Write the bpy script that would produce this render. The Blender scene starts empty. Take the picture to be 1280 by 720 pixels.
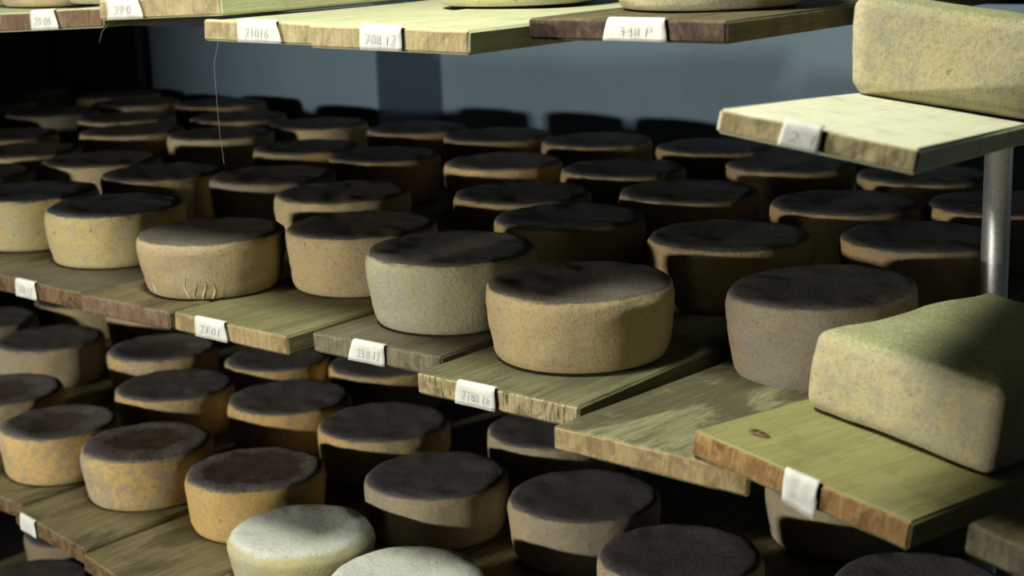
import bpy, bmesh, math, random
from mathutils import Vector, Matrix, noise
from math import sin, cos, pi, radians, atan2

scene = bpy.context.scene
COL = scene.collection

# ------------------------------------------------------------------ helpers
def link(name, bm, mats, parent=None, smooth=True):
    me = bpy.data.meshes.new(name)
    bm.normal_update()
    bm.to_mesh(me); bm.free()
    for m in (mats if isinstance(mats, (list, tuple)) else [mats]):
        me.materials.append(m)
    if smooth:
        for p in me.polygons: p.use_smooth = True
    o = bpy.data.objects.new(name, me); COL.objects.link(o)
    if parent: o.parent = parent
    return o

def tag(o, label, cat, group=None, kind=None):
    n = len(label.split())
    assert 4 <= n <= 16, (n, label)
    o['label'] = label; o['category'] = cat
    if group: o['group'] = group
    if kind: o['kind'] = kind
    return o

def structure(o):
    o['kind'] = 'structure'; return o

def box(bm, x0, x1, y0, y1, z0, z1, mat=0):
    v = [bm.verts.new(p) for p in ((x0,y0,z0),(x1,y0,z0),(x1,y1,z0),(x0,y1,z0),(x0,y0,z1),(x1,y0,z1),(x1,y1,z1),(x0,y1,z1))]
    for q in ((3,2,1,0),(4,5,6,7),(0,1,5,4),(1,2,6,5),(2,3,7,6),(3,0,4,7)):
        f = bm.faces.new([v[i] for i in q]); f.material_index = mat

def tube(bm, a, b, r, n=20):
    a = Vector(a); b = Vector(b); d = (b-a).normalized()
    s = d.orthogonal().normalized(); t = d.cross(s)
    rings = []
    for p in (a, b):
        rings.append([bm.verts.new(p + s*r*cos(2*pi*i/n) + t*r*sin(2*pi*i/n)) for i in range(n)])
    for i in range(n):
        bm.faces.new((rings[0][i], rings[0][(i+1)%n], rings[1][(i+1)%n], rings[1][i]))
    bm.faces.new(rings[0][::-1]); bm.faces.new(rings[1])

# ------------------------------------------------------------------ materials
class NT:
    def __init__(s, name):
        s.m = bpy.data.materials.new(name); s.m.use_nodes = True
        s.n = s.m.node_tree.nodes; s.l = s.m.node_tree.links
        s.b = s.n['Principled BSDF']
        s.tc = s.n.new('ShaderNodeTexCoord'); s.oi = s.n.new('ShaderNodeObjectInfo')
    def link(s, a, b): s.l.new(a, b)
    def mapping(s, scale=(1,1,1), src='Object', rnd=True):
        mp = s.n.new('ShaderNodeMapping'); mp.inputs['Scale'].default_value = scale
        s.link(s.tc.outputs[src], mp.inputs['Vector'])
        if rnd:
            mu = s.n.new('ShaderNodeMath'); mu.operation = 'MULTIPLY'; mu.inputs[1].default_value = 37.0
            s.link(s.oi.outputs['Random'], mu.inputs[0])
            cb = s.n.new('ShaderNodeCombineXYZ')
            for k in range(3): s.link(mu.outputs[0], cb.inputs[k])
            s.link(cb.outputs[0], mp.inputs['Location'])
        return mp.outputs[0]
    def noise(s, vec, scale, detail=6, rough=.6, dist=0):
        t = s.n.new('ShaderNodeTexNoise'); t.inputs['Scale'].default_value = scale
        t.inputs['Detail'].default_value = detail; t.inputs['Roughness'].default_value = rough
        t.inputs['Distortion'].default_value = dist
        s.link(vec, t.inputs['Vector']); return t.outputs['Fac']
    def ramp(s, fac, lo, hi, a=0., b=1.):
        r = s.n.new('ShaderNodeMapRange'); r.inputs[1].default_value = lo; r.inputs[2].default_value = hi
        r.inputs[3].default_value = a; r.inputs[4].default_value = b; r.interpolation_type = 'SMOOTHSTEP'
        s.link(fac, r.inputs[0]); return r.outputs[0]
    def math(s, op, a, b):
        m = s.n.new('ShaderNodeMath'); m.operation = op
        for k, v in ((0, a), (1, b)):
            if isinstance(v, (int, float)): m.inputs[k].default_value = v
            else: s.link(v, m.inputs[k])
        return m.outputs[0]
    def mix(s, fac, a, b):
        m = s.n.new('ShaderNodeMix'); m.data_type = 'RGBA'
        for k, v in ((0, fac), (6, a), (7, b)):
            if isinstance(v, tuple): m.inputs[k].default_value = v + (1,)
            elif isinstance(v, (int, float)): m.inputs[k].default_value = v
            else: s.link(v, m.inputs[k])
        return m.outputs[2]
    def finish(s, color, rough=.8, bump=None, strength=.3, dist=.002, spec=.25, metal=0.):
        if isinstance(color, tuple): s.b.inputs['Base Color'].default_value = color + (1,)
        else: s.link(color, s.b.inputs['Base Color'])
        s.b.inputs['Roughness'].default_value = rough; s.b.inputs['Metallic'].default_value = metal
        s.b.inputs['Specular IOR Level'].default_value = spec
        if bump is not None:
            bp = s.n.new('ShaderNodeBump'); bp.inputs['Strength'].default_value = strength
            bp.inputs['Distance'].default_value = dist
            s.link(bump, bp.inputs['Height']); s.link(bp.outputs[0], s.b.inputs['Normal'])
        return s.m

def rind_material(name, rind, rind2, mould, mould_amt, top, top2, patch, patch_amt, flat=.45, patch_scale=14, ring=None, spot=55, grime=.38):
    """cheese rind: stained side with mould blotches, mould-grown top face (ring: bare middle inside a mouldy rim)"""
    t = NT(name)
    v = t.mapping()
    vs = t.mapping((1, 1, .45))
    big = t.noise(vs, 9, 4, .55)
    med = t.noise(v, 38, 8, .65)
    spt = t.noise(v, spot, 7, .7, .3)
    fine = t.noise(v, 170, 5, .7)
    tiny = t.noise(v, 520, 3, .75)
    side = t.mix(t.ramp(big, .38, .66), rind, rind2)
    side = t.mix(t.math('MULTIPLY', t.ramp(t.math('ADD', t.math('MULTIPLY', spt, .72), t.math('MULTIPLY', big, .28)), .57 - .22*mould_amt, .66 - .22*mould_amt), .30 + .5*mould_amt), side, mould)
    side = t.mix(t.ramp(fine, .48, .68, 0, grime), side, tuple(c*.45 for c in rind2))
    side = t.mix(t.ramp(tiny, .45, .7, 0, .35), side, tuple(c*.42 for c in rind2))
    side = t.mix(t.ramp(fine, .40, .28, 0, .35), side, tuple(min(1, c*1.25 + .04) for c in mould))
    side = t.mix(t.ramp(t.noise(v, 75, 2, .5), .70, .76, 0, .55), side, tuple(c*.25 for c in rind))
    tp = t.mix(t.ramp(med, .35, .65), top, top2)
    pz = t.noise(v, patch_scale, 8, .72, .4)
    if ring:
        sp = t.n.new('ShaderNodeSeparateXYZ'); t.link(t.tc.outputs['Object'], sp.inputs[0])
        rad = t.math('SQRT', t.math('ADD', t.math('POWER', t.math('ABSOLUTE', sp.outputs[0], 0), 2), t.math('POWER', t.math('ABSOLUTE', sp.outputs[1], 0), 2)), 0)
        k = t.math('ADD', t.math('MULTIPLY', rad, 8.3), t.math('MULTIPLY', t.math('SUBTRACT', pz, .5), 1.1))
        pm = t.ramp(k, ring - .06, ring + .06)
    else:
        pm = t.ramp(pz, .62 - .3*patch_amt, .70 - .3*patch_amt)
    pm = t.math('MULTIPLY', pm, t.ramp(fine, .40, .58, .15, 1.))
    tp = t.mix(t.math('MULTIPLY', pm, min(1., .3 + patch_amt)), tp, patch)
    tp = t.mix(t.ramp(fine, .45, .7, 0, .45), tp, tuple(c*.55 for c in top))
    tp = t.mix(t.ramp(t.noise(v, 300, 4, .75), .50, .66, 0, .6), tp, tuple(min(1, c*2.0) for c in top2))
    sx = t.n.new('ShaderNodeSeparateXYZ'); t.link(t.tc.outputs['Normal'], sx.inputs[0])
    up = t.math('ADD', sx.outputs[2], t.math('MULTIPLY', t.math('SUBTRACT', med, .5), .5))
    col = t.mix(t.ramp(up, flat, flat + .35), side, tp)
    h = t.math('ADD', t.math('MULTIPLY', med, .4), t.math('ADD', t.math('MULTIPLY', fine, .55), t.math('MULTIPLY', tiny, .3)))
    return t.finish(col, .88, h, .6, .004, .12)

MAT = {}
MAT['tan'] = rind_material('tan_rind', (.56,.44,.235), (.47,.37,.215), (.44,.42,.34), .40, (.115,.10,.084), (.135,.12,.10), (.2,.19,.17), .12)
MAT['pale'] = rind_material('pale_rind', (.53,.48,.30), (.46,.43,.31), (.48,.47,.39), .45, (.125,.115,.098), (.15,.14,.12), (.2,.2,.18), .15)
MAT['yellow'] = rind_material('yellow_rind', (.68,.56,.25), (.56,.46,.23), (.50,.47,.37), .42, (.085,.095,.10), (.115,.125,.13), (.18,.18,.18), .15)
MAT['dusty'] = rind_material('dusty_rind', (.33,.26,.17), (.29,.25,.19), (.28,.26,.23), .55, (.105,.097,.088), (.125,.115,.105), (.19,.18,.17), .1)
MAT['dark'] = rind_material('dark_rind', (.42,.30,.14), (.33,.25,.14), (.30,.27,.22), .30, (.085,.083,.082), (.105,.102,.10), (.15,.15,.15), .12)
MAT['orange'] = rind_material('orange_rind', (.74,.51,.19), (.66,.51,.25), (.33,.32,.31), .58, (.12,.085,.055), (.17,.13,.095), (.46,.45,.42), .55, patch_scale=16, ring=.55, spot=70)
MAT['crusty'] = rind_material('crusty_rind', (.74,.50,.18), (.66,.47,.21), (.40,.37,.32), .28, (.13,.095,.065), (.17,.135,.10), (.55,.53,.50), .45, patch_scale=11, ring=.72)
MAT['amber'] = rind_material('amber_rind', (.74,.51,.20), (.60,.44,.22), (.36,.34,.30), .46, (.16,.145,.135), (.20,.185,.175), (.30,.29,.285), .25, spot=70)
MAT['bluish'] = rind_material('bluish_rind', (.74,.51,.20), (.62,.48,.25), (.36,.36,.35), .52, (.13,.10,.075), (.17,.14,.11), (.33,.34,.335), .6, patch_scale=9, ring=.55, spot=70)
MAT['ashy'] = rind_material('ashy_rind', (.55,.44,.26), (.46,.38,.25), (.36,.34,.30), .5, (.16,.148,.14), (.19,.178,.17), (.26,.25,.24), .15)
MAT['white'] = rind_material('white_rind', (.62,.58,.30), (.58,.55,.36), (.55,.55,.45), .35, (.62,.65,.57), (.68,.71,.62), (.50,.52,.46), .3, grime=.25)
MAT['block'] = rind_material('block_rind', (.57,.505,.30), (.53,.455,.27), (.39,.385,.31), .50, (.36,.38,.20), (.44,.45,.25), (.33,.37,.24), .35, flat=.6, spot=45, grime=.4)

def wood_material(name, a, b, stain, stain_amt, streak=1.):
    t = NT(name)
    v = t.mapping((1, .07, 1))
    w = t.mapping((1, .40, 1))
    gr = t.noise(v, 55, 7, .7, .8)
    fine = t.noise(t.mapping((1, .05, 1)), 190, 5, .75, .3)
    bl = t.noise(w, 10, 7, .66, .9)
    bl2 = t.noise(t.mapping(), 24, 6, .65)
    speck = t.noise(t.mapping((1, .5, 1)), 150, 4, .7)
    col = t.mix(t.ramp(gr, .36, .64), a, b)
    col = t.mix(t.math('MULTIPLY', t.ramp(bl, .60 - .22*stain_amt, .70 - .2*stain_amt), .3 + .6*stain_amt), col, stain)
    col = t.mix(t.ramp(bl2, .5, .72, 0, .4), col, tuple(c*.5 for c in b))
    col = t.mix(t.ramp(fine, .50, .68, 0, .55*streak), col, tuple(c*.38 for c in b))
    col = t.mix(t.ramp(speck, .55, .72, 0, .4*streak), col, tuple(c*.4 for c in b))
    col = t.mix(t.ramp(fine, .42, .30, 0, .35), col, tuple(min(1, c*1.3) for c in a))
    h = t.math('ADD', gr, t.math('MULTIPLY', fine, .7))
    return t.finish(col, .75, h, .5, .003, .2)

def endgrain_material(name, a, b, dirt, saw_amt=.28):
    t = NT(name)
    v = t.mapping((1, 1, .22))
    saw = t.noise(v, 110, 5, .7, .4)
    sl = t.noise(t.mapping((1, 1, .12)), 210, 4, .7, .2)
    blot = t.noise(t.mapping(), 30, 7, .7, .6)
    col = t.mix(t.ramp(saw, .38, .62), a, b)
    col = t.mix(t.ramp(blot, .46, .62, 0, .85), col, dirt)
    col = t.mix(t.ramp(sl, .50, .62, 0, saw_amt), col, tuple(c*.3 for c in b))
    return t.finish(col, .88, saw, .8, .004, .12)

WOOD = {
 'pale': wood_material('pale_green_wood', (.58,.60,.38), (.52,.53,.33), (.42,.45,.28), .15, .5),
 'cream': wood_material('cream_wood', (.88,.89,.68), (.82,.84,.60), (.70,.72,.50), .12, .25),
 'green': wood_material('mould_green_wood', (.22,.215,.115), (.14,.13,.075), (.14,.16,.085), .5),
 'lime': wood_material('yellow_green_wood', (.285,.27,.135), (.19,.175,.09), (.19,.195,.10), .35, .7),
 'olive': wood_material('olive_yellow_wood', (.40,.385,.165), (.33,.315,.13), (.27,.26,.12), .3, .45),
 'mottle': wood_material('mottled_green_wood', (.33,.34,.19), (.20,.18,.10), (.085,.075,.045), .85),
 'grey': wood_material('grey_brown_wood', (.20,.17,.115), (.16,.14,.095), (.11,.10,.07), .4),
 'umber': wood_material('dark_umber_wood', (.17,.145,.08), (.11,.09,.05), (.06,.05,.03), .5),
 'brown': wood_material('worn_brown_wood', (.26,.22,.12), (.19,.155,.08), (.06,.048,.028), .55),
}
ENDG = {
 'sawn': endgrain_material('rough_sawn_end_grain', (.52,.44,.26), (.42,.34,.19), (.24,.19,.10), .95),
 'tan': endgrain_material('tan_end_grain', (.48,.38,.20), (.40,.31,.16), (.28,.20,.10)),
 'straw': endgrain_material('straw_end_grain', (.55,.47,.28), (.46,.38,.21), (.36,.28,.15)),
 'rust': endgrain_material('rust_end_grain', (.42,.27,.12), (.32,.19,.08), (.17,.085,.035)),
 'dark': endgrain_material('dark_end_grain', (.085,.055,.045), (.06,.042,.035), (.15,.11,.08)),
 'ashen': endgrain_material('ashen_end_grain', (.26,.23,.15), (.20,.18,.12), (.12,.105,.075)),
 'red': endgrain_material('red_brown_end_grain', (.22,.14,.09), (.17,.11,.075), (.28,.22,.15)),
 'soot': endgrain_material('sooty_end_grain', (.24,.16,.08), (.16,.10,.05), (.05,.035,.03)),
}
def paper_material():
    t = NT('label_paper')
    n = t.noise(t.mapping(), 40, 5, .6)
    return t.finish(t.mix(t.ramp(n, .4, .7), (.80,.81,.76), (.70,.71,.68)), .8, n, .3, .002, .2)
PAPER = paper_material()
INK = NT('faded_ink').finish((.56,.57,.63), .8)
def steel_material():
    t = NT('brushed_steel')
    n = t.noise(t.mapping((1,1,.06)), 90, 5, .6)
    sp = t.noise(t.mapping(), 300, 4, .7)
    return t.finish(t.mix(t.ramp(sp, .45, .7), (.80,.80,.82), (.55,.55,.57)), .42, n, .15, .001, .5, .9)
STEEL = steel_material()
DARKSTEEL = NT('dark_painted_steel').finish((.02,.022,.028), .6)
def wall_material(name, a, b):
    t = NT(name)
    n1 = t.noise(t.mapping(rnd=False), 1.6, 5, .55)
    n2 = t.noise(t.mapping((1,1,.3), rnd=False), 14, 6, .65)
    n3 = t.noise(t.mapping(rnd=False), 90, 4, .6)
    c = t.mix(t.ramp(n1, .35, .7), a, b)
    c = t.mix(t.ramp(n2, .5, .75, 0, .25), c, tuple(x*.75 for x in b))
    return t.finish(c, .6, n3, .2, .002, .25)
WALL = wall_material('blue_grey_wall_paint', (.165,.24,.31), (.145,.215,.28))
CEIL = wall_material('ceiling_plaster', (.10,.10,.105), (.08,.08,.085))
FLOOR = wall_material('concrete_floor', (.04,.038,.038), (.03,.028,.028))
WEB = NT('cobweb_silk').finish((.3,.3,.29), .7)

# ------------------------------------------------------------------ room
def wall_back():
    # plan outline: the left run stands 0.21 m proud of the right run, with a slightly splayed return
    pts = [(-7.2,3.14),(-3.0,3.14),(-2.944,3.352),(1.8,3.352),(1.8,3.6),(-7.2,3.6)]
    bm = bmesh.new()
    lo = [bm.verts.new((x,y,0)) for x,y in pts]; hi = [bm.verts.new((x,y,2.9)) for x,y in pts]
    for i in range(6):
        j = (i+1) % 6
        bm.faces.new((lo[i], lo[j], hi[j], hi[i]))
    bm.faces.new(lo[::-1]); bm.faces.new(hi)
    bmesh.ops.recalc_face_normals(bm, faces=bm.faces)
    o = structure(link('wall_back', bm, WALL, smooth=False))
    bv = o.modifiers.new('bevel', 'BEVEL'); bv.width = .006; bv.segments = 2
wall_back()
def slab(name, a, mat):
    bm = bmesh.new(); box(bm, *a); return structure(link(name, bm, mat, smooth=False))
slab('floor', (-7.2,1.8,-6.2,3.6,-.12,0), FLOOR)
slab('ceiling', (-7.2,1.8,-.95,3.6,2.9,3.0), CEIL)
slab('wall_right', (1.8,1.95,-.95,3.6,0,2.9), WALL)
slab('wall_left', (-7.35,-7.2,-.95,3.6,0,2.9), WALL)
# unseen front wall behind the camera; opening added and cut to shape the side light
bm = bmesh.new()
box(bm, -7.2,-3.36,-.95,-.8,0,2.9); box(bm, -1.97,1.8,-.95,-.8,0,2.9); box(bm, -3.36,-1.97,-.95,-.8,2.2,2.9)
structure(link('wall_front', bm, CEIL, smooth=False))

# ------------------------------------------------------------------ planks
Z_TOP, Z_MID, Z_LOW, Z_BASE = 1.503, 1.044, .600, .153
TH = .030

def plank_mesh(w, l, th, seed, skew=.0):
    """board with its front-left top edge at the origin, x across, y into the rack; worn edges, slightly uneven"""
    bm = bmesh.new(); nx, ny = 10, 26
    c = .0035
    xs = [0, c] + [w*i/nx for i in range(1, nx)] + [w-c, w]
    ys = [0, c] + [l*(i/ny)**1.4 for i in range(1, ny)] + [l-c, l]
    zs = [-th, -th+c, -c, 0]
    def P(x, y, z):
        ex = x in (xs[0], xs[-1]); ey = y in (ys[0], ys[-1]); ez = z in (zs[0], zs[-1])
        px, py, pz = x, y, z
        if ex + ey + ez >= 2:
            k = c*.55
            if ex: px += k if x == xs[0] else -k
            if ey: py += k if y == ys[0] else -k
            if ez: pz += k if z == zs[0] else -k
        q = Vector((x*9 + seed*7.1, y*3, z*6))
        d = noise.noise(q)*.0016
        if z > -th/2: pz += d
        px += noise.noise(Vector((seed*3.3, y*2.5, 1.0)))*.003*(1 if ex else .0)
        if y < c*1.5: py += noise.noise(Vector((x*40 + seed*5, z*60, 2.0)))*.0022 + noise.noise(Vector((x*7+seed*2, 0, 9.)))*.0015
        py += skew*px*(1 - y/l)
        return (px, py, pz)
    idx = {}
    def V(i, j, k):
        key = (i, j, k)
        if key not in idx: idx[key] = bm.verts.new(P(xs[i], ys[j], zs[k]))
        return idx[key]
    I, J, K = len(xs)-1, len(ys)-1, len(zs)-1
    def quad(a, b, c_, d, m):
        f = bm.faces.new((V(*a), V(*b), V(*c_), V(*d))); f.material_index = m
    for i in range(I):
        for j in range(J):
            quad((i,j,K),(i+1,j,K),(i+1,j+1,K),(i,j+1,K),0)
            quad((i,j+1,0),(i+1,j+1,0),(i+1,j,0),(i,j,0),0)
    for i in range(I):
        for k in range(K):
            quad((i,0,k),(i+1,0,k),(i+1,0,k+1),(i,0,k+1),1)
            quad((i+1,J,k),(i,J,k),(i,J,k+1),(i+1,J,k+1),1)
    for j in range(J):
        for k in range(K):
            quad((0,j+1,k),(0,j,k),(0,j,k+1),(0,j+1,k+1),0)
            quad((I,j,k),(I,j+1,k),(I,j+1,k+1),(I,j,k+1),0)
    return bm

SKEW = {'v': 0.}
def ink_text(txt, w, h, parent):
    cu = bpy.data.curves.new('handwriting', 'FONT'); cu.body = txt; cu.size = 1.0; cu.resolution_u = 2
    cu.align_x = 'CENTER'; cu.align_y = 'CENTER'; cu.shear = .15; cu.offset = -.018
    tmp = bpy.data.objects.new('handwriting_source', cu); COL.objects.link(tmp)
    bpy.context.view_layer.update()
    me = bpy.data.meshes.new_from_object(tmp.evaluated_get(bpy.context.evaluated_depsgraph_get()))
    bpy.data.objects.remove(tmp)
    xs = [v.co.x for v in me.vertices]; ys = [v.co.y for v in me.vertices]
    sx = w/(max(xs)-min(xs)); sy = h/(max(ys)-min(ys)); cx = (max(xs)+min(xs))/2; cy = (max(ys)+min(ys))/2
    for v in me.vertices:
        v.co = ((v.co.x-cx)*sx, 0, (v.co.y-cy)*sy)
    me.materials.append(INK); me.name = 'handwriting'
    o = bpy.data.objects.new('handwriting', me); COL.objects.link(o); o.parent = parent
    return o

def paper(parent, x0, x1, txt=None, drop=0., th=TH, slant=(0,0), flip=False, crumple=.0):
    """paper label glued on the board's front end, folded a little over the top edge"""
    bm = bmesh.new(); nx, nz = 10, 6
    g = []
    for k in range(nz+1):
        row = []
        for i in range(nx+1):
            f = i/nx; u = k/nz
            x = x0 + (x1-x0)*f + (slant[0]*(1-f) + slant[1]*f)*(1-u)
            z = -th - drop*(.4+.6*f) + u*(th + drop*(.4+.6*f)) + .0012
            y = -.0042 - .0005*sin(f*9+u*5) - crumple*noise.noise(Vector((x*90, z*90, 3.))) + SKEW['v']*x
            if k == nz: y += .0015
            row.append(bm.verts.new((x, y, z)))
        g.append(row)
    fold = [bm.verts.new((x0 + (x1-x0)*i/nx, .002 + SKEW['v']*(x0 + (x1-x0)*i/nx), .0022)) for i in range(nx+1)]
    g.append(fold)
    for k in range(len(g)-1):
        for i in range(nx):
            bm.faces.new((g[k][i], g[k][i+1], g[k+1][i+1], g[k+1][i]))
    o = link('paper_label', bm, PAPER, parent)
    so = o.modifiers.new('sheet', 'SOLIDIFY'); so.thickness = .0008; so.offset = 1
    o['label'] = 'white paper label on the plank end'
    if txt:
        t = ink_text(txt, min((x1-x0)*.72, .0095*len(txt)), th*.40, o)
        t.location = ((x0+x1)/2, -.0062 + SKEW['v']*(x0+x1)/2, -th*.52); t.rotation_euler = (0, 0, math.atan(SKEW['v']))
    return o

def plank(x0, x1, y0, ztop, length, wood, end, label, group, yaw=0., roll=0., pitch=0., th=TH, seed=None, matrix=None, skew=0.):
    seed = seed if seed is not None else random.random()*50
    SKEW['v'] = skew
    o = link('wooden_plank', plank_mesh(x1-x0, length, th, seed, skew), [WOOD[wood], ENDG[end]], smooth=False)
    if matrix is not None: o.matrix_world = matrix
    else:
        o.location = (x0, y0, ztop); o.rotation_euler = (radians(pitch), radians(roll), radians(yaw))
    tag(o, label, 'shelf plank', group)
    return o

random.seed(11)
GT, GM, GL, GB = 'planks of the top shelf', 'planks of the middle shelf', 'planks of the lower shelf', 'planks of the bottom shelf'
# ---- top shelf (camera looks just over it)
plank(-2.52,-2.25, 1.47, 1.4995, 1.5, 'pale','red', 'top-shelf plank left of the first labelled one, mostly outside the view', GT, yaw=2.)
u = plank(-2.245,-1.977, 1.47, 1.5005, 1.5, 'pale','red', 'pale top-shelf plank at the far left, brown end and first paper label', GT, roll=-2.4, yaw=2.)
paper(u, .098, .158, '20 08', slant=(0,.008))
u = plank(-1.972,-1.706, 1.47, 1.523, 1.5, 'pale','straw', 'pale top-shelf plank with a creased label, raised onto the plank beside it', GT, roll=-2.1, yaw=2.)
paper(u, .024, .096, '22 0', slant=(0,.008), crumple=.002)
u = plank(-1.738,-1.474, 1.47, 1.498, 1.5, 'pale','straw', 'pale top-shelf plank behind a cobweb strand, label right of its middle', GT, roll=.5)
paper(u, .078, .156, '21016', slant=(0,.010))
u = plank(-1.468,-1.200, 1.415, 1.499, 1.5, 'pale','straw', 'pale yellow-green top-shelf plank sticking out furthest, white label in its middle', GT, roll=.5)
paper(u, .096, .166, '708 12')
u = plank(-1.196,-.915, 1.525, 1.503, 1.5, 'umber','dark', 'top-shelf plank with a dark brown end and the widest white label', GT, th=.026)
paper(u, .122, .202, '348 P', th=.026, slant=(-.007,.003))
for i, (a, b, y) in enumerate([(-.893,-.63,2.55),(-.625,-.36,2.55),(-.355,-.09,2.55)]):  # hidden planks added to keep ceiling light off the right side
    plank(a, b, y, 1.496, .75, 'pale','straw', 'unseen top-shelf plank added for shade behind the upper block, %s of three from the left' % ['first','second','third'][i], GT)
for k in range(8):  # out-of-view planks added to block ceiling light from the left rear
    plank(-2.79-.27*k, -2.53-.27*k, 1.47, 1.4995, 1.5, 'pale','straw', 'unseen top-shelf plank added for shade, beyond the upper left corner', GT, yaw=2.)
# ---- middle shelf
LM = 1.52
def mid(x0, x1, y0, wood, end, label, yaw=0, l=LM, z=Z_MID, **k): return plank(x0, x1, y0, z, l, wood, end, label, GM, yaw=yaw, **k)
xs_left = [(-4.62,-4.36),(-4.35,-4.07),(-4.06,-3.79),(-3.78,-3.53),(-3.52,-3.265),(-3.255,-3.0),(-2.99,-2.695),(-2.685,-2.405)]
desc_left = ['far end of the row, eighth from the brown split plank', 'seventh plank left of the one with the small grey label', 'sixth plank left of the one with the small grey label',
  'fifth plank left of the one with the small grey label', 'fourth plank left of the one with the small grey label', 'third plank left of the one with the small grey label',
  'second plank left of the one with the small grey label', 'first plank left of the one with the small grey label']
for i, (a, b) in enumerate(xs_left):
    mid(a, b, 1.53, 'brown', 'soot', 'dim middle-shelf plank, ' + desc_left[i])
u = mid(-2.40,-2.133, 1.515, 'grey', 'soot', 'dark brown middle-shelf plank at the left with a small grey label', skew=-.05)
paper(u, .075, .136, '208 12', slant=(0,.004))
mid(-2.129,-1.902, 1.497, 'brown', 'red', 'middle-shelf plank with a bare reddish brown end and no label')
u = mid(-1.896,-1.632, 1.501, 'lime', 'tan', 'greenish yellow middle-shelf plank with split tan end and label near its left', skew=-.03)
paper(u, .058, .128, '27.01', slant=(0,.006))
u = mid(-1.618,-1.367, 1.53, 'grey', 'ashen', 'dark grey-brown middle-shelf plank set back between two greenish ones, slanted label')
paper(u, .086, .148, '23.0 12', slant=(-.010,0))
u = mid(-1.348,-1.078, 1.457, 'green', 'sawn', 'greenish middle-shelf plank under the largest tan wheel, rough sawn end, label', skew=-.02)
paper(u, .076, .140, '7T80 16', slant=(-.004,0))
mid(-1.062,-.793, 1.378, 'mottle', 'tan', 'mottled green middle-shelf plank without label, partly under the cheese block plank', skew=-.04, pitch=-2.4, l=.62)
mid(-1.058,-.850, 2.02, 'brown', 'ashen', 'short dark middle-shelf plank behind the mottled green one, ending near the pole', l=1.0)
mid(-.79,-.50, 2.16, 'brown', 'ashen', 'dark middle-shelf plank behind the steel pole on the right', l=.9)

def frame(FL, ex, ey):
    ex = Vector(ex).normalized(); ey = Vector(ey); ey = (ey - ex*ey.dot(ex)).normalized(); ez = ex.cross(ey)
    return Matrix.Translation(Vector(FL)) @ Matrix((ex, ey, ez)).transposed().to_4x4()
M7 = frame((-.866,1.374,1.076), (.98,-.164,-.113), (.158,.986,-.058))
M8 = frame((-.7695,1.2717,1.4418), (.979,.129,-.157), (-.142,.987,-.074))
MR = frame((-.545,1.352,1.048), (.975,-.19,-.113), (.18,.982,-.058))
u = plank(0,.281,0,0,.60,'olive','rust','tilted yellow-green plank carrying the lower cheese block, crumpled label on its end', 'planks of the right bay', matrix=M7)
paper(u, .128, .172, None, drop=.010, crumple=.003, slant=(.004,.002))
bm = bmesh.new()
ring = []
for k in range(25):
    a = 2*pi*k/24
    ring.append([bm.verts.new((.0 + (r*1.9)*cos(a), r*sin(a)*(1+.2*sin(3*a)), h)) for r, h in ((.0075,-.001),(.0062,.0012),(.0045,.0012),(.0035,-.001))])
for k in range(24):
    for q in range(3): bm.faces.new((ring[k][q], ring[k+1][q], ring[k+1][q+1], ring[k][q+1]))
kn = link('wood_knot', bm, ENDG['soot'], u); kn.location = (.047,.055,.001); kn['label'] = 'dark ring of a knot in the plank'
u = plank(0,.195,0,0,.86,'cream','straw','bright cream plank under the upper cheese block at top right', 'planks of the right bay', th=.0243, matrix=M8)
paper(u, .067, .104, '2.1', th=.0243, slant=(-.003,0))
u = plank(0,.27,0,0,.60,'brown','ashen','dim plank end at the right edge, low beside the tilted yellow-green plank', 'planks of the right bay', th=.033, matrix=MR)

# ---- lower shelf
def low(x0, x1, y0, wood, end, label, yaw=0, z=Z_LOW, l=1.5, **k): return plank(x0, x1, y0, z, l, wood, end, label, GL, yaw=yaw, **k)
for i, (a, b) in enumerate([(-3.52,-3.25),(-3.24,-2.96),(-2.95,-2.69)]):
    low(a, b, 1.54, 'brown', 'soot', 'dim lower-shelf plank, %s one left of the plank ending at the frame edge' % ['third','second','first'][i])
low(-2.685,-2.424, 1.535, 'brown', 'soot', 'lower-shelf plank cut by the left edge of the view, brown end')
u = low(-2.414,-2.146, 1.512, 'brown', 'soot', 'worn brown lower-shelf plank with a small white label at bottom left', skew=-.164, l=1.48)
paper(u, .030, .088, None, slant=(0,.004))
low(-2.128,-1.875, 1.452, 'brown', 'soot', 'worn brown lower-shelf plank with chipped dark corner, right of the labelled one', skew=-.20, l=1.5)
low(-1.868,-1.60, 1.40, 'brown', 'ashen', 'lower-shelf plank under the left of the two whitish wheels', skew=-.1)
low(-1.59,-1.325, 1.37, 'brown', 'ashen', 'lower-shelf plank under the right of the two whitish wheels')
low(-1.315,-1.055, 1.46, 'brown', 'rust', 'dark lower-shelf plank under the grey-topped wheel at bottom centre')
low(-1.045,-.72, 1.52, 'brown', 'rust', 'dark lower-shelf plank below the tilted plank, at bottom right', l=.535)
low(-1.045,-.85, 2.115, 'brown', 'rust', 'dark lower-shelf plank behind the foot of the steel pole', l=.9)
# ---- bottom shelf
for i, (a, b) in enumerate([(-3.2,-2.93),(-2.92,-2.65)]):
    plank(a, b, 1.55, Z_BASE, 1.4, 'brown', 'soot', 'dark bottom-shelf plank under the %s wheel at the bottom left corner' % ['farther','nearer'][i], GB)

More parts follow.
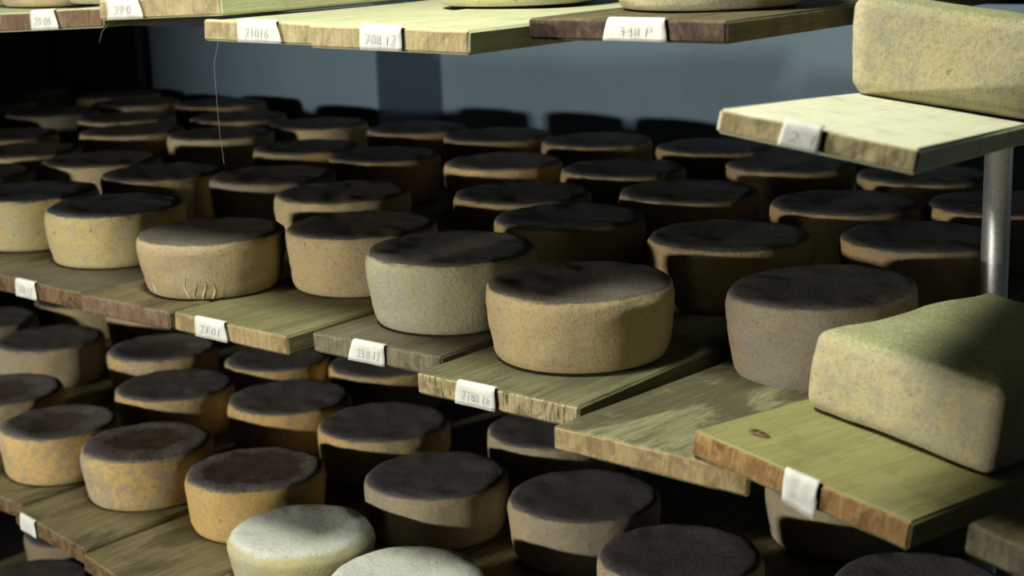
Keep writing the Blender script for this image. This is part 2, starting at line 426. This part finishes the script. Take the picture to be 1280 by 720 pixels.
# ---- steel rails and uprights
def rail(x0, x1, y, top, label):
    bm = bmesh.new(); box(bm, x0, x1, y-.015, y+.015, top-.03, top)
    bmesh.ops.bevel(bm, geom=bm.edges[:], offset=.003, segments=2, affect='EDGES')
    o = link('steel_rail', bm, DARKSTEEL, smooth=False); tag(o, label, 'rail', 'steel shelf rails')
rail(-4.7,-1.36, 2.05, 1.466, 'dark square steel rail under the top-shelf planks, nearer one')
rail(-4.7,0.03, 2.93, 1.466, 'dark square steel rail under the top-shelf planks, farther one')
for y, nm in ((1.86,'nearest'),(2.45,'middle'),(2.95,'farthest')):
    rail(-4.7,-1.07 if y < 2 else -.45, y, Z_MID-TH, 'dark square steel rail under the middle-shelf planks, %s one' % nm)
for y, nm in ((1.75,'nearer'),(2.7,'farther')):
    rail(-3.6,-.76, y, Z_LOW-TH, 'dark square steel rail under the lower-shelf planks, %s one' % nm)
rail(-3.3,-2.6, 1.75, Z_BASE-TH, 'dark square steel rail under the bottom-shelf planks')
rail(-.62,.07, 1.62, .958, 'dark square steel rail under the right bay planks')
bm = bmesh.new(); tube(bm, (.05,1.652,0), (.05,1.652,1.9), .0165, 20)
o = link('steel_pole', bm, STEEL); tag(o, 'steel pole of the right bay, outside the frame on the right', 'pole')
bm = bmesh.new(); tube(bm, (-.816,2.085,0), (-.816,2.085,1.340), .019, 28)
o = link('steel_pole', bm, STEEL); tag(o, 'shiny round steel pole standing behind the lower cheese block', 'pole')
bm = bmesh.new(); tube(bm, (-.816,2.085,0), (-.816,2.085,.012), .04, 24); link('foot_plate', bm, STEEL, o)
bm = bmesh.new(); tube(bm, (-1.444,2.105,Z_LOW+.003), (-1.444,2.105,Z_MID-TH-.002), .0085, 20)
o = link('steel_post', bm, STEEL); tag(o, 'thin steel post showing under the mottled green plank', 'post')
bm = bmesh.new(); tube(bm, (-1.444,2.105,Z_LOW+.002), (-1.444,2.105,Z_LOW+.01), .02, 20); link('foot_plate', bm, STEEL, o)
for x, nm, r in ((-3.975,'nearer the labelled top planks',.011), (-4.46,'at the far left',.015)):
    bm = bmesh.new(); tube(bm, (x,3.115,0), (x,3.115,2.2), r, 16)
    o = link('rear_upright', bm, DARKSTEEL); tag(o, 'thin dark upright against the blue back wall, ' + nm, 'post', 'uprights at the back wall')

# ------------------------------------------------------------------ cheeses
PROFILE = [(.0,.0),(.45,.0),(.80,.0),(.905,.012),(.945,.06),(.966,.16),(.982,.32),(.995,.52),(1.0,.70),(.999,.82),(.988,.905),(.962,.965),(.915,.995),(.80,1.006),(.5,1.0),(.25,.992),(.0,.99)]
def cr(p, n=3):
    out = []
    for i in range(len(p)-1):
        a, b, c, d = p[max(i-1,0)], p[i], p[i+1], p[min(i+2,len(p)-1)]
        for k in range(n):
            t = k/n
            out.append(tuple(.5*((2*b[q]) + (c[q]-a[q])*t + (2*a[q]-5*b[q]+4*c[q]-d[q])*t*t + (3*b[q]-a[q]-3*c[q]+d[q])*t**3) for q in (0,1)))
    out.append(p[-1]); return out
def wheel_mesh(D, H, seed, taper=.0, rough=1., dish=0., soft=0.):
    bm = bmesh.new(); R = D/2; n = 80
    prof = []
    for r, z in PROFILE:
        r *= 1 - taper*(1 - min(1, z/.8))
        if soft and z > .75 and r > .5: r -= soft*(z-.75)/.25*.09; z -= soft*max(0, r-.75)*.25
        prof.append((r, z))
    pr = cr(prof)
    off = Vector((seed*3.17, seed*1.3, seed*.7))
    rings = []
    for r, z in pr[1:-1]:
        ring = []
        for i in range(n):
            a = 2*pi*i/n
            lob = 1 + .012*rough*noise.noise(Vector((cos(a)*1.1, sin(a)*1.1, seed*2.)))
            p = Vector((R*r*cos(a)*lob, R*r*sin(a)*lob, max(0,z)*H))
            q = p*26 + off
            d = .0022*rough*noise.noise(q) + .0010*rough*noise.noise(p*90+off)
            if z > .02:
                if r > .93 and z < .97: p.x += cos(a)*d; p.y += sin(a)*d
                if z > .9: p.z += d*.9*min(1, (r/.55)**2) - dish*max(0, 1-(r/.85)**2)
            ring.append(bm.verts.new(p))
        rings.append(ring)
    lo = bm.verts.new((0,0,0)); hi = bm.verts.new((0,0,H*.99-dish))
    for i in range(n): bm.faces.new((lo, rings[0][(i+1)%n], rings[0][i]))
    for k in range(len(rings)-1):
        for i in range(n):
            bm.faces.new((rings[k][i], rings[k][(i+1)%n], rings[k+1][(i+1)%n], rings[k+1][i]))
    for i in range(n): bm.faces.new((rings[-1][i], rings[-1][(i+1)%n], hi))
    return bm
NS = [0]
def wheel(x, y, z, D, H, kind, label, group, taper=.03, rot=None, lean=(0,0), **k):
    NS[0] += 1
    o = link('round_cheese', wheel_mesh(D, H, NS[0]*1.37, taper, **k), MAT[kind])
    o.location = (x, y, z + .0015); o.rotation_euler = (lean[0], lean[1], (NS[0]*2.399) % 6.28 if rot is None else rot)
    tag(o, label, 'cheese', group)
    return o

GC = {'M':'cheese wheels on the middle shelf', 'L':'cheese wheels on the lower shelf', 'T':'cheese wheels on the top shelf', 'B':'cheese wheels on the bottom shelf'}
# middle shelf: x, y, diameter, height, rind, label
MID = [
 (-.932,1.80,.249,.117,'dusty','broad dusty brown-grey wheel left of the lower cheese block, on the middle shelf'),
 (-.955,2.155,.243,.1,'dark','second wheel back, right behind the dusty wheel by the cheese block'),
 (-.959,2.464,.24,.1,'dark','third wheel back behind the dusty wheel, half hidden by the steel pole'),
 (-1.218,1.65,.255,.102,'tan','largest tan front wheel on the middle shelf, alone on the greenish plank'),
 (-1.207,2.021,.252,.1,'dark','dark wheel directly behind the largest tan front wheel, lit along its rim'),
 (-1.181,2.353,.252,.1,'dark','third wheel back behind the largest tan front wheel'),
 (-1.187,2.677,.243,.1,'dark','fourth wheel back behind the largest tan one, just under the cream plank'),
 (-1.494,1.705,.257,.108,'pale','pale greyish front wheel on the grey-brown plank of the middle shelf'),
 (-1.512,2.024,.251,.1,'dark','second wheel back, right behind the pale greyish front wheel'),
 (-1.471,2.324,.25,.1,'dark','third wheel back behind the pale greyish front wheel'),
 (-1.467,2.686,.252,.1,'dark','fourth wheel back behind the pale greyish one, below the cream plank corner'),
 (-1.771,1.801,.250,.1,'tan','tan front wheel set back on the yellow-green middle plank, crack at its rim'),
 (-1.726,2.17,.249,.1,'dark','second wheel back behind the cracked tan wheel, low pale rim'),
 (-1.725,2.488,.244,.1,'dark','third wheel back behind the cracked tan wheel'),
 (-1.72,2.816,.245,.1,'dark','rearmost wheel behind the cracked tan one, shadow on the blue wall above'),
 (-1.976,1.656,.244,.095,'tan','flat tan front wheel streaked with pale drips, middle shelf left of centre'),
 (-2.029,2.018,.252,.1,'tan','wheel behind the drip-streaked flat one, its upper rim lit tan'),
 (-1.993,2.446,.243,.1,'amber','dark brown third wheel back behind the drip-streaked one, orange rim'),
 (-2.003,2.788,.244,.1,'dark','rearmost wheel behind the drip-streaked one, against the wall shadow'),
 (-2.316,1.723,.250,.098,'yellow','yellow front wheel on the middle shelf, second from the left edge'),
 (-2.299,2.095,.250,.1,'dusty','second wheel back behind the yellow one, flaky mould on its top'),
 (-2.285,2.405,.240,.1,'dark','third wheel back behind the yellow front wheel'),
 (-2.258,2.754,.247,.1,'dark','rearmost wheel behind the yellow front one, under the wall corner'),
 (-2.582,1.735,.250,.1,'yellow','front wheel on the middle shelf cut by the left edge of the view'),
 (-2.54,2.015,.250,.1,'dark','second wheel back behind the front wheel cut by the left edge'),
 (-2.530,2.412,.238,.1,'dark','third wheel back behind the wheel cut by the left edge'),
 (-2.519,2.771,.244,.1,'dark','rearmost wheel below the blue wall return, middle shelf'),
 (-2.807,2.722,.247,.1,'tan','rear wheel with one bright lit patch, left of the wall return'),
]
def sc(x, y, D, k): return (x, y, D, .1, k)
LEFT = [
 ((-2.906,1.806,.262),'dark','blurred front wheel at the far left, only its dark top showing'),
 ((-2.818,2.071,.258),'tan','blurred wheel with a lit column on its side, second from the left'),
 ((-2.900,2.485,.257),'tan','blurred wheel with a bright yellow lit side under the cobweb strand'),
 ((-3.112,2.073,.262),'tan','blurred wheel at the left edge with a yellow lit corner'),
 ((-3.165,2.428,.259),'tan','blurred wheel with a curved pale rim, left of the bright yellow one'),
 ((-3.121,2.738,.252),'dark','blurred rear wheel with a thin pale rim, below the wall shadow'),
 ((-3.402,2.219,.262),'dark','blurred dim wheel at the left edge, half behind the yellow-cornered one'),
 ((-3.404,2.595,.256),'tan','blurred rear wheel with a thin pale rim, above the curved pale one'),
 ((-3.422,2.940,.256),'dark','rearmost blurred wheel nearest the short wall shadow, thin lit rim'),
 ((-3.722,2.589,.258),'dusty','blurred brownish wheel far left, third row from the wall'),
 ((-3.685,2.845,.256),'tan','blurred rear wheel with a yellow-brown lit front, far left'),
 ((-3.925,2.970,.257),'tan','small blurred rear wheel at the far left with a lit brown corner'),
 ((-4.130,2.665,.262),'dark','blurred black wheel at the left edge, fourth from the bottom'),
 ((-4.385,2.975,.262),'dark','farthest blurred wheel in the upper left corner of the middle shelf'),
]
for x, y, D, H, k, lab in MID:
    tp = {'drip-streaked':.0}.get(lab, .03)
    low_ = 'broad dusty' in lab
    wheel(x, y, Z_MID - (.0185 if low_ else 0), D, H, k, lab, GC['M'], lean=(-.042,0) if low_ else (0,0), taper=.07 if 'flat tan' in lab else .05 if 'pale greyish' in lab else .03)
for (x, y, D), k, lab in LEFT:
    X, Y, d, H, k = sc(x, y, D, k)
    wheel(X, Y, Z_MID, d, H, k, lab, GC['M'])
for x, y in ((-3.20,1.78),(-3.49,1.93),(-3.74,2.25),(-4.0,2.39)):  # unseen wheels added so their shadows fall on the rows behind
    wheel(x, y, Z_MID, .25, .1, 'tan', 'unseen middle-shelf wheel added for its shadow, just outside the left edge of the view', GC['M'])
# lower shelf
LOW = [
 (-.84,1.921,.244,.1,'ashy','wheel cut by the bottom edge, its dark top rising under the tilted plank'),
 (-1.122,2.232,.245,.1,'ashy','lower-shelf wheel with a lit side hidden behind the tilted plank'),
 (-1.174,1.824,.246,.1,'ashy','grey-topped wheel at the bottom edge, third from the bottom right corner'),
 (-1.436,1.943,.251,.1,'ashy','grey-topped wheel with a lit pale rim, left of the bottom-edge grey one'),
 (-1.496,1.574,.237,.08,'white','whitish wheel cut by the bottom edge of the view'),
 (-1.760,1.613,.237,.08,'white','whitish-topped wheel left of the other white one, yellow side'),
 (-1.705,1.882,.249,.1,'ashy','brown-grey wheel behind the two whitish ones, slanting shadow on its side'),
 (-1.687,2.188,.244,.1,'ashy','lower-shelf wheel half hidden under the labelled greenish plank'),
 (-1.990,1.725,.245,.1,'crusty','orange wheel with white crust on its brown top, left of the whitish one'),
 (-1.982,2.047,.253,.1,'amber','grey-topped wheel with a golden side, behind the crusty orange one'),
 (-2.263,2.352,.246,.1,'amber','brown-topped wheel tucked under the grey-brown plank with the slanted label'),
 (-2.275,1.715,.243,.1,'orange','orange front wheel with blue-grey blotches and speckled top, lower shelf'),
 (-2.255,2.060,.250,.1,'amber','wheel with a pit in its grey top, behind the speckled orange one'),
 (-2.496,2.250,.230,.1,'amber','grey wheel just below the split end of the yellow-green plank'),
 (-2.524,1.700,.232,.098,'bluish','front wheel with a blue-grey ring on top, at lower left'),
 (-2.524,1.988,.247,.1,'amber','brown-topped wheel behind the speckled orange one, white mould at its left'),
 (-2.788,2.169,.250,.1,'bluish','wheel with a grey ring and dark sunken centre below the reddish plank end'),
 (-2.807,1.760,.253,.1,'bluish','ring-topped wheel cut by the left edge, lower shelf'),
 (-3.085,2.076,.252,.1,'ashy','dark-topped blurred wheel with a yellow-brown side, lower shelf left'),
 (-3.113,2.413,.250,.1,'ashy','blurred wheel showing a pale lit rim under the reddish plank end'),
 (-3.395,2.107,.250,.1,'ashy','blurred dark wheel at the left edge just under the middle shelf'),
 (-3.367,2.380,.250,.1,'tan','blurred wheel showing a yellow lit patch under the small grey label plank'),
]
for x, y, D, H, k, lab in LOW:
    o = wheel(x, y, Z_LOW, D, H, k, lab, GC['L'], dish=.006 if k == 'bluish' else 0., soft=.6 if k == 'white' else 0.)
for x, y, lab in ((-2.829,1.796,'bottom-shelf wheel in the bottom left corner, top just showing'), (-3.004,2.045,'bottom-shelf wheel half behind the labelled plank at bottom left')):
    wheel(x, y, Z_BASE, .25, .1, 'dusty', lab, GC['B'])
# top shelf (only their feet show)
TOP = [(-2.365,1.69,1.5005,'tan',.22,'top-shelf wheel at the far left corner, only its foot showing'), (-2.118,1.66,1.5095,'pale',.24,'top-shelf wheel on the first labelled plank from the left, only its foot showing'),
 (-1.60,2.06,1.499,'pale',.225,'top-shelf wheel set back behind the whitest one, only its foot showing'), (-1.455,1.835,1.500,'white',.25,'pale top-shelf wheel on the plank sticking out furthest'),
 (-1.07,1.745,1.5035,'pale',.25,'greyish top-shelf wheel on the plank with the dark brown end')]
for x, y, z, k, D, lab in TOP:
    wheel(x, y, z, D, .1, k, lab, GC['T'], lean=(0,-.042) if x == -2.112 else (0,0))

# pale drips on the flat tan wheel
DRIP = NT('pale_drip').finish((.66,.64,.50), .8)
def drips(o, R, H, taper, spots):
    pr = cr(PROFILE)
    def rad(z):
        for (r0, z0), (r1, z1) in zip(pr, pr[1:]):
            if z0 <= z <= z1 and r0 > .8: return R*(r0 + (r1-r0)*(z-z0)/max(1e-6, z1-z0))*(1 - taper*(1 - min(1, z/.8)))
        return R
    for ang, z0, z1, w in spots:
        bm = bmesh.new(); rows = []
        for k in range(9):
            f = k/8; z = z0 + (z1-z0)*f; ww = w*(1 - .55*f)*(.55 + .45*sin(pi*min(1, f*1.6+.1)))
            a = ang + .03*sin(f*4 + ang*9)
            rows.append([bm.verts.new(((rad(z)+.0018*c)*cos(a+q*ww), (rad(z)+.0018*c)*sin(a+q*ww), z*H)) for q, c in ((-1,-.8),(-.5,.6),(0,1.),(.5,.6),(1,-.8))])
        for k in range(8):
            for i in range(4): bm.faces.new((rows[k][i], rows[k][i+1], rows[k+1][i+1], rows[k+1][i]))
        d = link('pale_drip', bm, DRIP, o); d['label'] = 'pale drip near the bottom of the side'
for o in list(COL.objects):
    if 'pale drips' in o.get('label', ''):
        a0 = radians(-40) - o.rotation_euler.z
        drips(o, .122, .095, .07, [(a0+radians(q), z0, z1, w) for q, z0, z1, w in ((-23,.05,.42,.035),(-16,.03,.30,.02),(-9,.02,.36,.03),(-2,.02,.33,.028),(-58,.1,.4,.03))])
# ------------------------------------------------------------------ rectangular cheeses
def block_mesh(w, d, h, seed, r=.016, lean=0.):
    """loaf-shaped cheese: box with rounded edges and slightly bulging, uneven faces, resting on z = 0"""
    bm = bmesh.new()
    def g(L):
        e = [r*k/4 for k in range(5)]; n = 12
        return [-L/2 + v for v in e] + [-L/2 + r + (L-2*r)*i/n for i in range(1, n)] + [L/2 - v for v in reversed(e)]
    verts = {}
    def P(x, y, z):
        key = (round(x,6), round(y,6), round(z,6))
        if key in verts: return verts[key]
        c = Vector((max(-w/2+r, min(w/2-r, x)), max(-d/2+r, min(d/2-r, y)), max(-h/2+r, min(h/2-r, z))))
        v = Vector((x, y, z)) - c
        nrm = v.normalized()
        p = c + nrm*r
        bulge = .003*(1-abs(2*x/w)**2)*(1-abs(2*y/d)**2) + .003*(1-abs(2*z/h)**2)
        nn = noise.noise(p*22 + Vector((seed, seed*2, 0)))*.0018 + noise.noise(p*8 + Vector((seed,3,1)))*.004 + noise.noise(p*70 + Vector((seed,7,1)))*.0007
        p = p + nrm*(nn + bulge*(0 if nrm.z < -.5 else 1))
        p.z = max(0, p.z + h/2)
        p.x -= lean*p.z/h*(.5 - x/w)
        verts[key] = bm.verts.new(p); return verts[key]
    X, Y, Z = g(w), g(d), g(h)
    a, b, c = w/2, d/2, h/2
    for i in range(len(X)-1):
        for j in range(len(Y)-1):
            bm.faces.new((P(X[i],Y[j],c),P(X[i+1],Y[j],c),P(X[i+1],Y[j+1],c),P(X[i],Y[j+1],c)))
            bm.faces.new((P(X[i],Y[j+1],-c),P(X[i+1],Y[j+1],-c),P(X[i+1],Y[j],-c),P(X[i],Y[j],-c)))
        for k in range(len(Z)-1):
            bm.faces.new((P(X[i],-b,Z[k]),P(X[i+1],-b,Z[k]),P(X[i+1],-b,Z[k+1]),P(X[i],-b,Z[k+1])))
            bm.faces.new((P(X[i+1],b,Z[k]),P(X[i],b,Z[k]),P(X[i],b,Z[k+1]),P(X[i+1],b,Z[k+1])))
    for j in range(len(Y)-1):
        for k in range(len(Z)-1):
            bm.faces.new((P(-a,Y[j+1],Z[k]),P(-a,Y[j],Z[k]),P(-a,Y[j],Z[k+1]),P(-a,Y[j+1],Z[k+1])))
            bm.faces.new((P(a,Y[j],Z[k]),P(a,Y[j+1],Z[k]),P(a,Y[j+1],Z[k+1]),P(a,Y[j],Z[k+1])))
    return bm
o = link('cheese_block', block_mesh(.240,.36,.097,3.1), MAT['block'])
o.matrix_world = M7 @ Matrix.Translation((.141,.348,.0015))
tag(o, 'rectangular yellowish cheese block on the tilted plank, half in shadow', 'cheese', 'rectangular cheeses')
o = link('cheese_block', block_mesh(.325,.19,.110,8.4,lean=.020), MAT['block'])
o.matrix_world = M8 @ Matrix.Translation((.004,.378,.0015)) @ Matrix.Rotation(radians(14),4,'Z') @ Matrix.Translation((.1625,.095,0))
tag(o, 'rectangular yellowish cheese block on the bright cream plank at top right', 'cheese', 'rectangular cheeses')

# ------------------------------------------------------------------ cobweb strands
def strand(pts, label):
    cu = bpy.data.curves.new('cobweb', 'CURVE'); cu.dimensions = '3D'; cu.bevel_depth = .00022; cu.bevel_resolution = 1
    s = cu.splines.new('POLY'); s.points.add(len(pts)-1)
    for p, q in zip(s.points, pts): p.co = q + (1,)
    o = bpy.data.objects.new('cobweb_strand', cu); COL.objects.link(o); cu.materials.append(WEB)
    dg = bpy.context.evaluated_depsgraph_get(); me = bpy.data.meshes.new_from_object(o.evaluated_get(dg))
    bpy.data.objects.remove(o)
    o = bpy.data.objects.new('cobweb_strand', me); COL.objects.link(o)
    tag(o, label, 'cobweb', 'cobweb strands')
strand([(-1.708,1.4712,1.4675),(-1.7075,1.46,1.437),(-1.7075,1.46,1.381),(-1.706,1.46,1.336),(-1.702,1.46,1.296)], 'long thin cobweb strand hanging from the top-shelf planks at left')
strand([(-1.955,1.475,1.490),(-1.955,1.46,1.478),(-1.964,1.46,1.461)], 'short cobweb strand under the second labelled top-shelf plank')

# ------------------------------------------------------------------ light
def area(name, loc, target, sx, sy, power, color):
    l = bpy.data.lights.new(name, 'AREA'); l.shape = 'RECTANGLE'; l.size = sx; l.size_y = sy; l.energy = power; l.color = color
    o = bpy.data.objects.new(name, l); COL.objects.link(o); o.location = loc
    o.rotation_euler = (Vector(target)-Vector(loc)).to_track_quat('-Z','Y').to_euler()
    return o
area('side_lamp', (-3.2,-2.7,1.49), (-1.8,2.0,1.05), .38, .13, 180, (1.0,.95,.83))
area('ceiling_lamp', (-1.38,1.02,2.75), (-1.2,1.6,1.1), .35, .3, 39, (1.0,1.0,.84))
w = bpy.data.worlds.new('dim_surroundings'); scene.world = w; w.use_nodes = True
w.node_tree.nodes['Background'].inputs[0].default_value = (.5,.45,.75,1); w.node_tree.nodes['Background'].inputs[1].default_value = .006

# ------------------------------------------------------------------ camera
F, PITCH, YAW, ROLL = 1950., radians(13.25), radians(39.0), .033
fh = Vector((-sin(YAW), cos(YAW), 0)); up = Vector((0,0,1))
fwd = fh*cos(PITCH) - up*sin(PITCH)
r0 = fwd.cross(up).normalized(); u0 = r0.cross(fwd)
right = r0*cos(ROLL) - u0*sin(ROLL); upv = r0*sin(ROLL) + u0*cos(ROLL)
cam = bpy.data.cameras.new('camera'); co = bpy.data.objects.new('camera', cam); COL.objects.link(co)
co.matrix_world = Matrix.Translation((0,0,1.62)) @ Matrix((right, upv, -fwd)).transposed().to_4x4()
cam.sensor_width = 36; cam.lens = F*36/1280; cam.clip_start = .05
cam.dof.use_dof = True; cam.dof.focus_distance = 2.1; cam.dof.aperture_fstop = 5.0
scene.camera = co
scene.cycles.max_bounces = 4; scene.cycles.diffuse_bounces = 1
scene.view_settings.view_transform = 'Standard'; scene.view_settings.look = 'None'
scene.view_settings.exposure = -0.1; scene.view_settings.gamma = 1; scene.view_settings.use_curve_mapping = False
